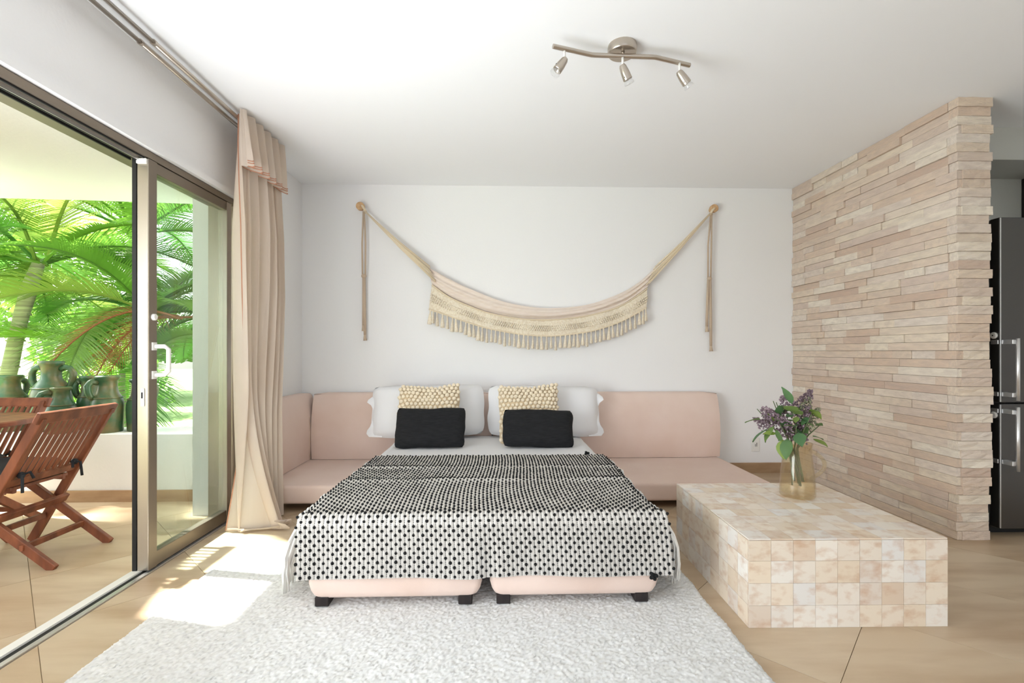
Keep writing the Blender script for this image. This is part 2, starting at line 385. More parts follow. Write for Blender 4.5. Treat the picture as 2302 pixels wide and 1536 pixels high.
# ================================================================ OBJECTS
# ---- modular sofa
def cushion(x0, x1, y0, y1, z0, z1, bev=.03, seg=4):
    mb = MB().box(x0, x1, y0, y1, z0, z1); return mb
def leg(x, y, z0, z1, par, sx=.065, sy=.065):
    return MB().box(x-sx/2, x+sx/2, y-sy/2, y+sy/2, z0, z1).build('leg', darkw, par, bevel=.004, seg=1)
def back_profile():
    return [(0.0, .185), (-.010, .30), (-.012, .42), (.0, .55), (.028, .66), (.052, .728), (.066, .742), (.085, .748), (.148, .748), (.160, .735), (.162, .185)]
def backrest(par, x0, x1, name='backrest'):
    pr_ = back_profile(); mb = MB(); nseg = 16; P = []
    for i in range(nseg+1):
        x = x0+(x1-x0)*i/nseg; e = min(i, nseg-i)
        sh = .012 if e == 0 else 0
        P.append([(x, 4.152+(py+ (sh if py < .08 else -sh)), pz-(sh if pz > .7 else 0)) for py, pz in pr_])
    mb.grid(P, close=True); k = len(pr_); mb.f.append(tuple(range(k))); mb.f.append(tuple(nseg*k+i for i in range(k))[::-1])
    return mb.build(name, pink, par, smooth=False, bevel=0)
def shade(o, ang=35):
    me = o.data; me.polygons.foreach_set('use_smooth', [True]*len(me.polygons))
    try: me.set_sharp_from_angle(angle=R(ang))
    except Exception: pass
    return o
def seat(par, x0, x1, y0, y1, name='seat'):
    return shade(MB().box(x0, x1, y0, y1, .055, .182).build(name, pink, par, bevel=.022, seg=4), 60)
sL = thing('corner_sofa', (-.9, 3.75, 0), 'low blush pink corner sofa module with side and back rests beside the curtain', 'sofa')
seat(sL, -1.735, -.055, 3.345, 4.318)
shade(backrest(sL, -1.60, -.055), 40)
# side rest along the left wall
mb = MB(); P = []
for i in range(9):
    y = 3.36+(4.315-3.36)*i/8
    P.append([(-1.612-py*.75, y, pz-(.01 if i in (0, 8) and pz > .7 else 0)) for py, pz in back_profile()])
mb.grid(P, close=True); k = len(back_profile()); mb.f.append(tuple(range(k))); mb.f.append(tuple(8*k+i for i in range(k))[::-1])
shade(mb.build('side_rest', pink, sL), 40)
for x, y in ((-1.66, 3.45), (-.15, 3.45), (-1.66, 4.2), (-.15, 4.2)): leg(x, y, 0, .058, sL)
MB().tube([(-1.607, 4.150, .19), (-1.603, 4.138, .35), (-1.605, 4.14, .5), (-1.64, 4.17, .66), (-1.66, 4.205, .735)], .004, 6).build('seam', pinkp, sL)
sR = thing('chaise_sofa', (.95, 3.75, 0), 'low blush pink armless sofa module on the right, near the wall socket', 'sofa')
seat(sR, -.045, 1.938, 3.345, 4.318)
shade(backrest(sR, -.045, 1.945), 40)
for x, y in ((.05, 3.45), (1.80, 3.45), (.05, 4.2), (1.80, 4.2)): leg(x, y, 0, .058, sR)
# two ottomans that carry the foot of the bed
def ottoman(x0, x1, lx, label):
    t = thing('ottoman', ((x0+x1)/2, 2.7, 0.02), label, 'ottoman', 'blush ottomans under the bed')
    mb = MB(); prof = [(.022, .058), (.012, .066), (.005, .085), (.0, .115), (.0, .160), (.006, .182), (.03, .192)]
    P = []
    def ring(ins, z):
        a0, a1, b0, b1 = x0+ins*1.6, x1-ins*1.6, 2.062+ins*.5, 3.335-ins; rr = .03; pts = []
        for cx, cy, s0 in ((a1-rr, b1-rr, 0), (a0+rr, b1-rr, 90), (a0+rr, b0+rr, 180), (a1-rr, b0+rr, 270)):
            for q in range(5): an = R(s0+22.5*q); pts.append((cx+rr*math.cos(an), cy+rr*math.sin(an), z))
        return pts
    for ins, z in prof: P.append(ring(ins, z))
    mb.grid(P, close=True); k = len(P[0]); mb.f.append(tuple(range(k))); mb.f.append(tuple((len(P)-1)*k+i for i in range(k))[::-1])
    shade(mb.build('cushion', pink, t), 50)
    for x in lx:
        leg(x, 2.105, .021, .062, t, .06, .075); leg(x, 3.22, 0, .062, t, .06, .075)
ottoman(-.812, -.070, (-.752, -.142), 'blush pink ottoman with dark block feet, bed foot, nearer the glass door')
ottoman(-.036, .698, (.022, .622), 'blush pink ottoman with dark block feet, bed foot, nearer the cube table')

# ---- mattress with white sheet
mb = MB(); P = []
mx0, mx1, my0, my1 = -.838, .708, 2.10, 4.10
prof = [(.0, .196), (.0, .25), (.0, .33), (.008, .372), (.028, .392), (.07, .399)]
def mring(ins, z):
    pts = []; rr = .06
    for cx, cy, s0 in ((mx1-ins-rr, my1-ins-rr, 0), (mx0+ins+rr, my1-ins-rr, 90), (mx0+ins+rr, my0+ins+rr, 180), (mx1-ins-rr, my0+ins+rr, 270)):
        for q in range(5): an = R(s0+22.5*q); pts.append(Vector((cx+rr*math.cos(an), cy+rr*math.sin(an), z)))
    out = []
    for i in range(len(pts)):
        a, b2 = pts[i], pts[(i+1) % len(pts)]; n_ = 36 if (b2-a).length > .5 else 1
        for q in range(n_): out.append(a+(b2-a)*q/n_)
    return out
for ins, z in prof:
    P.append([tuple(p+Vector((n3(p, 9)*.006, n3(p, 9, 4)*.006, 0))) for p in mring(ins, z)])
mb.grid(P, close=True); k = len(P[0]); mb.f.append(tuple(range(k)))
G = []
for i in range(41):
    row = []
    for j in range(33):
        x = mx0+.06+(mx1-mx0-.12)*j/32; y = my0+.06+(my1-my0-.12)*i/40
        edge = min(i, 40-i, j, 32-j)
        row.append((x, y, .3985+(0 if edge == 0 else .0045*n3((x, y*2.4, 0), 5))))
    G.append(row)
mb.grid(G)
mat_t = thing('mattress', (-.065, 3.1, .196), 'mattress in a smooth white sheet on the pink sofa and ottomans', 'mattress')
shade(mb.build('fitted_sheet', sheet, mat_t), 50)
# loose sheet corner hanging at the right foot
mb = MB(); P = []
for i in range(10):
    t = i/9; row = []
    for j in range(13):
        u = j/12; x = .712+.012+.05*math.sin(t*1.5)*(.3+.7*math.sin(u*3.1))+.012*math.sin(u*17+t*2); y = 2.13+u*(.55-.25*t)+.05*t
        row.append((x, y, .385-t*(.30-.13*u)))
    P.append(row)
mb.grid(P); shade(mb.build('sheet_drape', sheet, mat_t), 80)

# ---- pillows
def psurf(w_, h_, t_, seed, pin=.05, pw_=.55, sag=0., rc=.07):
    def f(u, v, side):
        tu, tv = u, v; u, v = u*(1-rc*abs(v)**7), v*(1-rc*abs(u)**7)
        x = w_/2*u*(1-pin*(1-v*v)*abs(u)**3); z = h_/2*(1+v*(1-pin*1.2*(1-u*u)*abs(v)**3))
        th = t_/2*max(0, (1-tu**4)*(1-tv**4))**pw_
        th *= 1+.12*n3((u*1.5, v*1.5, seed))
        x += .012*n3((u*2, v*2, seed+5)); z += .012*n3((u*2, v*2, seed+9))-sag*(1-u*u)*(v > 0)*v
        return Vector((x, side*th, z))
    return f
def pillow(name, mat, f, Mx, n=18, m=14, **kw):
    mb = MB()
    for side in (-1, 1):
        mb.grid([[Mx @ f(-1+2*i/n, -1+2*j/m, side) for i in range(n+1)] for j in range(m+1)])
    o = mb.build(name, mat, None, **kw)
    bm = bmesh.new(); bm.from_mesh(o.data); bmesh.ops.remove_doubles(bm, verts=bm.verts, dist=.0004); bmesh.ops.recalc_face_normals(bm, faces=bm.faces); bm.to_mesh(o.data); bm.free()
    shade(o, 48); return o
def lean(x, y, z, tilt, roll=0., yaw=0.):
    return Matrix.Translation((x, y, z)) @ Matrix.Rotation(R(yaw), 4, 'Z') @ Matrix.Rotation(R(-tilt), 4, 'X') @ Matrix.Rotation(R(roll), 4, 'Y')
def flanged(name, f, Mx, label, w_, h_):
    o = pillow(name, sheet, f, Mx, 26, 18, label=label, cat='pillow', group='white bed pillows'); return o
flanged('bed_pillow', psurf(.94, .44, .20, 1.3, .02), lean(-.575, 3.955, .405, 14, -1.5), 'plump white pillow behind the left cream bobble cushion', .94, .44)
flanged('bed_pillow', psurf(.94, .43, .20, 4.1, .02), lean(.375, 3.955, .405, 14, 1), 'plump white pillow behind the right cream bobble cushion', .94, .43)
# open pillowcase ends
for (xs, y, z0, z1, sg, lab) in ((-1.035, 3.97, .41, .75, -1, 'left'), (.835, 3.97, .41, .77, 1, 'right')):
    par = [o for o in bpy.data.objects if o.name.startswith('bed_pillow')][0 if sg < 0 else 1]
    mb = MB(); P = []
    for i in range(13):
        t = i/12; row = []
        for j in range(5):
            u = j/4
            fl = .035+.045*math.exp(-((t-.86)/.10)**2)+.030*math.exp(-((t-.10)/.12)**2)+.005*math.sin(t*15)
            row.append((xs-sg*.09+sg*u*(.06+fl), y-.035+.10*t+.020*math.sin(t*11+u*2)*u, z0+(z1-z0)*t-.02*u*math.exp(-((t-1)/.15)**2)))
        P.append(row)
    mb.grid(P); shade(mb.build('pillowcase_end', sheet, par), 80)
bob_me = MB().ball((0, 0, 0), 1, 7, 5).build('bobble', creamb, smooth=True); bme = bob_me.data; bpy.data.objects.remove(bob_me)
for x, roll, lab, sd in ((-.535, -1.5, 'left', 2.2), (.255, -3, 'right', 7.7)):
    f = psurf(.50, .47, .15, sd, .06, .5, .035); Mx = lean(x, 3.70, .402, 20, roll)
    o = pillow('bobble_cushion', creamd, f, Mx, label='cream knitted bobble cushion behind the %s black lumbar cushion' % lab, cat='cushion', group='cream bobble cushions')
    rnd = random.Random(int(sd*10))
    for j in range(14):
        for i in range(14):
            u = -.95+1.90*(i+(.5 if j % 2 else 0))/13.5; v = -.95+1.90*j/13
            if abs(u) > .98: continue
            p = Mx @ f(u, v, -1); b_ = bpy.data.objects.new('bobble', bme); C.objects.link(b_); place(b_, p, o)
            r_ = .0155*rnd.uniform(.88, 1.12); b_.scale = (r_*1.1, r_*.85, r_)
pillow('lumbar_cushion', blackf, psurf(.525, .31, .13, 3.3, .035, .45), lean(-.503, 3.515, .403, 24, 0.5), label='black woven lumbar cushion leaning on the left cream bobble cushion', cat='cushion', group='black lumbar cushions')
pillow('lumbar_cushion', blackf, psurf(.535, .295, .13, 8.3, .035, .45), lean(.293, 3.515, .403, 24, 1.5), label='black woven lumbar cushion leaning on the right cream bobble cushion', cat='cushion', group='black lumbar cushions')

# ---- dotted throw
thr = thing('throw_blanket', (-.06, 2.6, .15), 'black and cream tufted throw with white fringe over the bed foot', 'blanket')
NC = 84; CS = 1.585/NC; tx0 = -.855
LEN = 1.166; DROP = .250; RAD = .035
def thp(u, s):
    """u column units 0..NC, s distance from the head edge"""
    x = tx0+u*CS
    yb = 3.222; arc = RAD*math.pi/2; flat = LEN-RAD
    hump = .010*math.exp(-((s-.33)/.025)**2)+.012*math.exp(-((s-.62)/.03)**2)
    if s < flat:
        y = yb-s; z = .4125+hump*(.6+.5*n3((x, 3, s), 4))+.004*n3((x, s, 0), 5)
        # sags over the long sides
        nrm = Vector((0, 0, 1))
    elif s < flat+arc:
        a = (s-flat)/RAD; y = yb-flat-RAD*math.sin(a); z = .4125-RAD+RAD*math.cos(a); nrm = Vector((0, -math.sin(a), math.cos(a)))
    else:
        q = s-flat-arc; y = yb-flat-RAD-.006-.02*q+.006*math.sin(x*14)*q/.2; z = .4125-RAD-q
        z += .004*math.sin(x*9)*(q/.2); nrm = Vector((0, -1, 0)); x += (x-(-.06))*.012*q/.2
        if abs(x+.053) < .05: y += .012*(1-abs(x+.053)/.05)*(q/.2)
    for ed, sg in ((tx0, -1), (tx0+NC*CS, 1)):
        dd = abs(x-ed)
        if dd < .05: z -= .035*(1-dd/.05)**2*(1 if s < flat else 0)
    x += .012*math.sin(s*5+.7)
    return Vector((x, y, z)), nrm
TOT = LEN-RAD+RAD*math.pi/2+DROP-.02
nu, nv = NC*4, 130; P = []; uv = []
for j in range(nv+1):
    row = []
    for i in range(nu+1):
        u = i/4; s = TOT*j/nv; p, n_ = thp(u, s); d = abs((u % 1)-.5)*2   # 1 on the dark line, 0 on the cream rib
        row.append(p+n_*(.0035*(1-d))); uv.append((u, s/.038))
    P.append(row)
def throw_mat():
    m = bpy.data.materials.new('woven_throw'); m.use_nodes = True; t = m.node_tree; N = t.nodes; L = t.links; p = N['Principled BSDF']; p.inputs['Roughness'].default_value = .95
    uvn = N.new('ShaderNodeUVMap'); uvn.uv_map = 'uv'; sx = N.new('ShaderNodeSeparateXYZ'); L.new(uvn.outputs[0], sx.inputs[0])
    def mth(op, a, b=None, c=None):
        n = N.new('ShaderNodeMath'); n.operation = op
        for i, q in enumerate((a, b, c)):
            if q is None: continue
            if isinstance(q, (int, float)): n.inputs[i].default_value = q
            else: L.new(q, n.inputs[i])
        return n.outputs[0]
    fx = mth('FRACT', mth('ADD', sx.outputs[0], .5)); d = mth('ABSOLUTE', mth('SUBTRACT', fx, .5))
    line = mth('LESS_THAN', d, .10)
    fy = mth('FRACT', mth('MULTIPLY', sx.outputs[1], 5.0)); dash = mth('LESS_THAN', fy, .72)
    k = mth('MULTIPLY', mth('MULTIPLY', line, dash), .82)
    mx = N.new('ShaderNodeMix'); mx.data_type = 'RGBA'; L.new(k, mx.inputs[0]); mx.inputs[6].default_value = lin((218, 212, 203)); mx.inputs[7].default_value = lin((34, 33, 33)); L.new(mx.outputs[2], p.inputs['Base Color'])
    nz = N.new('ShaderNodeTexNoise'); nz.inputs['Scale'].default_value = 300; b = N.new('ShaderNodeBump'); b.inputs['Distance'].default_value = .002; L.new(nz.outputs[0], b.inputs['Height']); L.new(b.outputs[0], p.inputs['Normal'])
    return m
mb = MB().grid(P); cl = mb.build('woven_cloth', throw_mat(), thr, smooth=True, uvs=uv, fix=False)
mb = MB(); random.seed(8)
for c_ in range(NC+1):
    s = (.019 if c_ % 2 else .038)-.02
    while s < TOT-.001:
        if s > 0:
            p, n_ = thp(c_, s); r_ = (.0068 if s > 1.10 else .0056)*random.uniform(.85, 1.15)
            mb.ball(p+n_*.004+Vector((random.uniform(-1, 1)*.0012, 0, 0)), r_, 6, 4)
        s += .038
mb.build('tufts', tuftm, thr, smooth=True, kind='stuff', label='rows of small black wool tufts')
# stray black tufts at two corners
for p in ((.60, 3.225, .42), (.665, 2.030, .150)):
    q = MB(); random.seed(3)
    for i in range(7): q.ball((p[0]+random.uniform(-.012, .012), p[1]+random.uniform(-.008, .004), p[2]+random.uniform(-.012, .012)), .009, 6, 4)
    q.build('loose_tuft', tuftm, thr, smooth=True)
random.seed(12)
for sg in (-1, 1):
    for i in range(30):
        s = .02+1.06*i/29; p, n_ = thp(0 if sg < 0 else NC, s)
        L_ = .24+.10*random.random()+(.06 if s > .8 else 0); mb = MB()
        for q in range(6):
            a = random.uniform(-.012, .012); bq = random.uniform(.0, .03); pts = []
            for k in range(6):
                t = k/5
                pts.append((p.x+sg*(.008+(.035+.03*(s > .75))*math.sin(t*1.7)+bq*t+.008*math.sin(t*7+i)), p.y+a*t*2+.006*math.sin(t*9+q), max(.035, p.z+.004-L_*t**1.25)))
            mb.tube(pts, [.006, .006, .0055, .005, .0045, .003], 5)
        mb.build('tassel', fringe, thr, smooth=True)

# ---- rug
mb = MB(); P = []; random.seed(4)
nx_, ny_ = 420, 250
x0, x1, y0, y1 = -1.442, .918, 1.18, 2.64
for j in range(ny_+1):
    row = []
    for i in range(nx_+1):
        x = x0+(x1-x0)*i/nx_; y = y0+(y1-y0)*j/ny_
        e = min(i, nx_-i, j, ny_-j); z = .0005 if e == 0 else .020+random.uniform(-.0026, .0026)+.002*n3((x, y, 0), 7)-(0.006 if e < 3 else 0)
        row.append((x+random.uniform(-.003, .003)+.006*n3((0, y, 1), 6), y+random.uniform(-.003, .003)+.006*n3((x, 0, 3), 6), z))
    P.append(row)
mb.grid(P).build('shag_rug', rugm, None, smooth=True, label='large white shag rug on the beige tiles at the bed foot', cat='rug', fix=False)

# ---- onyx cube table
tx, ty, ts, th = 1.010, 1.893, .0898, .0893
ct = thing('coffee_table', (1.414, 2.297, 0), 'low cube coffee table clad in square onyx tiles under the flower pitcher', 'table')
W9 = 9*ts; H4 = 4*th
MB().box(tx+.004, tx+W9-.004, ty+.004, ty+W9-.004, 0, H4-.004).build('body', onyxb, ct)
ob = MB().box(-.5, .5, -.5, .5, 0, 1).build('tile', onyx); obm = ob.data; bpy.data.objects.remove(ob)
def tilep(x0, x1, y0, y1, z0, z1):
    o = bpy.data.objects.new('tile', obm); C.objects.link(o); place(o, ((x0+x1)/2, (y0+y1)/2, z0), ct); o.scale = (x1-x0, y1-y0, z1-z0)
g = .0005
for i in range(9):
    for j in range(9): tilep(tx+i*ts+g, tx+(i+1)*ts-g, ty+j*ts+g, ty+(j+1)*ts-g, H4-.006, H4)
    for k in range(4):
        tilep(tx+i*ts+g, tx+(i+1)*ts-g, ty-.001, ty+.005, k*th+g, (k+1)*th-g-(.007 if k == 3 else 0))
        tilep(tx-.001, tx+.005, ty+i*ts+g+(.006 if i == 0 else 0), ty+(i+1)*ts-g, k*th+g, (k+1)*th-g-(.007 if k == 3 else 0))
ct.rotation_euler = (0, 0, R(-.8))

# ---- glass pitcher
TZ = H4
pc = thing('glass_pitcher', (1.555, 2.455, TZ), 'amber tinted glass pitcher with loop handle on the onyx table', 'pitcher')
prof = [(.0, .004), (.080, .004), (.084, .012), (.083, .06), (.076, .14), (.068, .21), (.066, .245), (.071, .278), (.067, .278), (.062, .245), (.064, .21), (.072, .14), (.078, .06), (.078, .022), (.0, .018)]
shade(MB().lathe(prof, (1.555, 2.455, TZ), 40).build('vessel', pglass, pc), 40)
pts = []
for i in range(15):
    a = R(-70+i*175/14-20)
    pts.append((1.555+.070+.060*math.cos(a)*(1 if i < 12 else .9), 2.455, TZ+.165+.075*math.sin(a)))
pts = [(1.628, 2.455, TZ+.085)]+[(1.615+.085*math.sin(math.pi*(i/12))**.8, 2.455, TZ+.085+.155*i/12) for i in range(1, 12)]+[(1.622, 2.455, TZ+.238)]
shade(MB().tube(pts, .010, 8).build('handle', pglass, pc), 60)

# ---- bouquet
bq = thing('bouquet', (1.555, 2.455, TZ+.02), 'bunch of lilac sprigs and green leaves standing in the glass pitcher', 'flowers')
random.seed(21)
heads = []
for i in range(11):
    a = 2*math.pi*i/11; r_ = random.uniform(.05, .17)
    top = Vector((1.500+r_*1.05*math.cos(a), 2.455+r_*.8*math.sin(a), TZ+.33+random.uniform(.02, .17)))
    base = Vector((1.545+random.uniform(-.03, .03)+.02, 2.455+random.uniform(-.02, .02), TZ+.03+.10*random.random()))
    mid = Vector((1.535+.35*(top.x-1.535)*.4, 2.455+.2*(top.y-2.455), TZ+.25))
    MB().tube([base, (base+mid)/2, mid, (mid+top)/2+Vector((0, 0, .01)), top], [.004, .004, .0035, .003, .002], 6).build('stem', stemm, bq, smooth=True)
    heads.append(top)
specs = [((1.41, 2.42, .79), lilac), ((1.44, 2.50, .76), lilac), ((1.50, 2.46, .82), lilac), ((1.585, 2.45, .82), sage), ((1.60, 2.47, .86), lilac), ((1.615, 2.44, .77), sage), ((1.565, 2.42, .77), lilac), ((1.38, 2.45, .735), lilac), ((1.605, 2.48, .72), sage), ((1.55, 2.44, .70), lilac), ((1.47, 2.41, .72), lilac)]
for (p, m_) in specs:
    mb = MB(); k = 0
    for q in range(150):
        t = random.random(); a = random.uniform(0, 6.28); rr = (.052*(1-t)+.012)*random.random()**.5
        axis = Vector((p[0]-1.53, 0, .09)).normalized()
        c_ = Vector(p)+axis*(t-.5)*.12+Vector((rr*math.cos(a), rr*math.sin(a), rr*.3*math.sin(a*2)))
        mb.ball(c_, random.uniform(.0035, .0065), 5, 3)
    mb.build('flower_cluster', m_, bq, smooth=False, kind='stuff')
def leaf_mesh():
    mb = MB(); P = []
    for i in range(7):
        t = i/6; w_ = math.sin(math.pi*t**.8)*.30
        P.append([(t, -w_, .06*math.sin(t*3)+.05), (t, 0, .06*math.sin(t*3)), (t, w_, .06*math.sin(t*3)+.05)])
    o = mb.grid(P).build('leaf', leaf2, smooth=True); me = o.data; bpy.data.objects.remove(o)
    # origin at the stalk
    xs = min(v.co.x for v in me.vertices)
    for v in me.vertices: v.co.x -= xs
    return me
lfm = leaf_mesh()
for i in range(40):
    p = Vector((1.49+random.uniform(-.10, .13), 2.42+random.uniform(-.06, .05), .655+random.uniform(0, .17)))
    o = bpy.data.objects.new('leaf', lfm); C.objects.link(o); place(o, p, bq)
    az = random.uniform(150, 390) if i % 3 else random.uniform(190, 300)
    o.rotation_euler = (R(random.uniform(-50, 50)), R(random.uniform(-50, 45)), R(az)); s_ = random.uniform(.05, .085); o.scale = (s_, s_, s_)
for (p, ry, rz, s_) in (((1.40, 2.40, .73), 55, 200, .10), ((1.37, 2.41, .71), 40, 185, .10), ((1.46, 2.38, .67), 70, 230, .11), ((1.44, 2.40, .66), 75, 260, .10), ((1.34, 2.42, .76), 10, 190, .09), ((1.50, 2.36, .70), 35, 250, .10), ((1.50, 2.37, .80), -20, 200, .10), ((1.49, 2.40, .84), -60, 170, .10)):
    o = bpy.data.objects.new('leaf', lfm); C.objects.link(o); place(o, p, bq); o.rotation_euler = (R(20), R(ry), R(rz)); o.scale = (s_, s_, s_)

# ---- hammock on the back wall
top = [(-0.622, 1.858), (-0.473, 1.772), (-0.276, 1.674), (0.0, 1.564), (0.218, 1.514), (0.436, 1.494), (0.675, 1.507), (0.874, 1.547), (1.114, 1.64), (1.275, 1.74), (1.41, 1.862)]
mid = [(-0.585, 1.701), (-0.433, 1.591), (-0.237, 1.505), (-0.079, 1.45), (0.178, 1.403), (0.436, 1.391), (0.675, 1.412), (0.874, 1.448), (1.114, 1.528), (1.333, 1.676)]
bot = [(-0.612, 1.476), (-0.433, 1.417), (-0.237, 1.351), (-0.079, 1.307), (0.178, 1.26), (0.436, 1.241), (0.675, 1.261), (0.874, 1.297), (1.114, 1.381), (1.325, 1.497)]
def along(pts, t):
    ds = [0]
    for a, b in zip(pts, pts[1:]): ds.append(ds[-1]+math.dist(a, b))
    q = t*ds[-1]
    for i in range(len(pts)-1):
        if q <= ds[i+1] or i == len(pts)-2:
            k = (q-ds[i])/(ds[i+1]-ds[i])
            p0 = pts[max(i-1, 0)]; p1 = pts[i]; p2 = pts[i+1]; p3 = pts[min(i+2, len(pts)-1)]
            return tuple(.5*(2*p1[c]+(p2[c]-p0[c])*k+(2*p0[c]-5*p1[c]+4*p2[c]-p3[c])*k*k+(-p0[c]+3*p1[c]-3*p2[c]+p3[c])*k**3) for c in (0, 1))
hm = thing('hammock', (.4, 4.27, 1.2), 'cream woven hammock with crochet border hung as decor on the white wall', 'hammock')
P = []; nS = 90
for j in range(15):
    v = j/14; row = []
    for i in range(nS+1):
        t = i/nS; a = along(top, t); b = along(mid, t)
        bulge = .05*math.sin(math.pi*min(1, v*.9+.1))*(.4+.6*math.sin(math.pi*t))+.012*math.sin(v*17+t*5)*(.4+abs(t-.5))
        row.append((a[0]+(b[0]-a[0])*v, 4.285-bulge-.01, a[1]+(b[1]-a[1])*v))
    P.append(row)
# rolled back edge
P.insert(0, [(p[0], 4.315, p[2]-.02) for p in P[0]])
shade(MB().grid(P).build('cloth', hamm, hm, fix=False), 70)
P = []
for j in range(13):
    v = j/12; row = []
    for i in range(nS*3+1):
        t = i/(nS*3); a = along(mid, t); b = along(bot, t)
        zig = .004*math.sin(t*nS*6+(2 if j % 2 else 0)*1.5) if 3 <= j <= 8 else 0
        row.append((a[0]+(b[0]-a[0])*v, 4.262-.012*math.sin(v*3)+zig+.005*math.sin(t*40), a[1]+(b[1]-a[1])*v))
    P.append(row)
lc = shade(MB().grid(P).build('crochet_band', lace, hm, fix=False), 70)
# raised crochet rows
for v, r_ in ((.02, .006), (.98, .006)):
    MB().tube([(along(mid, i/60)[0]*(1-v)+along(bot, i/60)[0]*v, 4.255, along(mid, i/60)[1]*(1-v)+along(bot, i/60)[1]*v) for i in range(61)], r_, 6).build('edge_cord', cord, lc, smooth=True)
mb = MB()
for i in range(110):
    t = (i+.5)/110
    for v, o_ in ((.40, 0), (.52, .5), (.64, 0)):
        tt = min(1, t+o_/110); a = along(mid, tt); b = along(bot, tt); mb.ball((a[0]+(b[0]-a[0])*v, 4.247, a[1]+(b[1]-a[1])*v), .0085, 5, 3, (1, .6, 1))
mb.build('crochet_knots', lace, lc, smooth=True, kind='stuff')
prof = [(.004, 0), (.008, -.006), (.008, -.016), (.006, -.022), (.010, -.04), (.016, -.085), (.019, -.115), (.0, -.118)]
tm = MB().lathe(prof[::-1], n=9).build('tassel', lace, smooth=True); tme = tm.data; bpy.data.objects.remove(tm)
random.seed(2)
for i in range(50):
    t = (i+.3)/49.6; p = along(bot, min(1, t)); o = bpy.data.objects.new('tassel', tme); C.objects.link(o)
    s_ = random.uniform(.92, 1.12); place(o, (p[0], 4.25, p[1]-.116*s_), hm); o.scale = (s_, .7, s_); o.rotation_euler = (0, R(random.uniform(-5, 5)), R(random.uniform(0, 90)))
# end cords
KL = Vector((-1.180, 4.262, 2.350)); KR = Vector((1.915, 4.262, 2.362))
random.seed(6)
for K, T0, T1, B1 in ((KL, (-.622, 1.858), (-.66, 1.80), (-.572, 1.72)), (KR, (1.41, 1.866), (1.44, 1.81), (1.338, 1.70))):
    for i in range(13):
        t = i/12; x = T0[0]+(B1[0]-T0[0])*t; z = T0[1]+(B1[1]-T0[1])*t
        x += .05*random.random()*(1 if K is KR else -1)*-1*.5
        e = Vector((x, 4.245-.01*math.sin(3*t)-.008*(i % 2), z)); m_ = (K+e)/2+Vector((0, 0, -.012))
        MB().tube([K+Vector((0, -.006*(i % 3), 0)), m_, e], [.006, .0052, .0050], 6).build('cord', cord, hm, smooth=True)
def hang(K, knotz, dx, ends, nm):
    ro = MB()
    ro.tube([K+Vector((dx*.4-.002, -.004, -.01)), (K.x+dx-.014, 4.275, (K.z+knotz)/2), (K.x+dx-.012, 4.28, knotz)], .0075, 6)
    ro.tube([K+Vector((dx*.4+.004, -.004, -.01)), (K.x+dx+.016, 4.275, (K.z+knotz)/2), (K.x+dx+.012, 4.28, knotz)], .0075, 6)
    r_ = ro.build('hanging_rope', rope, hm, smooth=True)
    MB().ball((K.x+dx, 4.278, knotz), .024, 8, 6, (1, .8, .8)).build('knot', rope, r_, smooth=True)
    for (ex, ez) in ends:
        MB().tube([(K.x+dx+ex*.4, 4.278, knotz), (K.x+dx+ex*.8, 4.282, (knotz+ez)/2), (K.x+dx+ex, 4.284, ez+.05)], .012, 7).build('rope_tail', rope, r_, smooth=True)
        MB().tube([(K.x+dx+ex, 4.284, ez+.055), (K.x+dx+ex, 4.282, ez+.03), (K.x+dx+ex+.002, 4.282, ez)], [.010, .012, .017], 7).build('rope_end', rope, r_, smooth=True)
hang(KL, 1.775, -.006, ((-.006, 1.29), (.008, 1.205)), 'l')
hang(KR, 1.765, -.012, ((-.022, 1.285), (.016, 1.11)), 'r')
MB().tube([KL+Vector((-.03, .01, .055)), KL+Vector((.0, -.02, .02)), KL+Vector((.02, -.004, -.02)), KL+Vector((.0, .01, -.02))], .010, 6).build('loop', cord, hm, smooth=True)
MB().tube([KR+Vector((.04, .01, .045)), KR+Vector((.0, -.02, .01)), KR+Vector((-.02, -.004, -.03)), KR+Vector((.01, .01, -.02))], .010, 6).build('loop', cord, hm, smooth=True)
for x, z, lab in ((-1.215, 2.389, 'left'), (1.942, 2.396, 'right')):
    k_ = MB().lathe([(.0, -.075), (.030, -.075), (.036, -.070), (.036, -.040), (.026, -.030), (.024, 0), (0, 0)], n=20).xf(Matrix.Translation((x, 4.329, z)) @ Matrix.Rotation(R(-90), 4, 'X'))
    k_.v = [(p[0], 4.329-abs(4.329-p[1]), p[2]) for p in k_.v]
    shade(k_.build('wooden_peg', dowel, None, label='round pale wood peg holding the %s end of the hammock' % lab, cat='peg', group='hammock pegs'), 40)

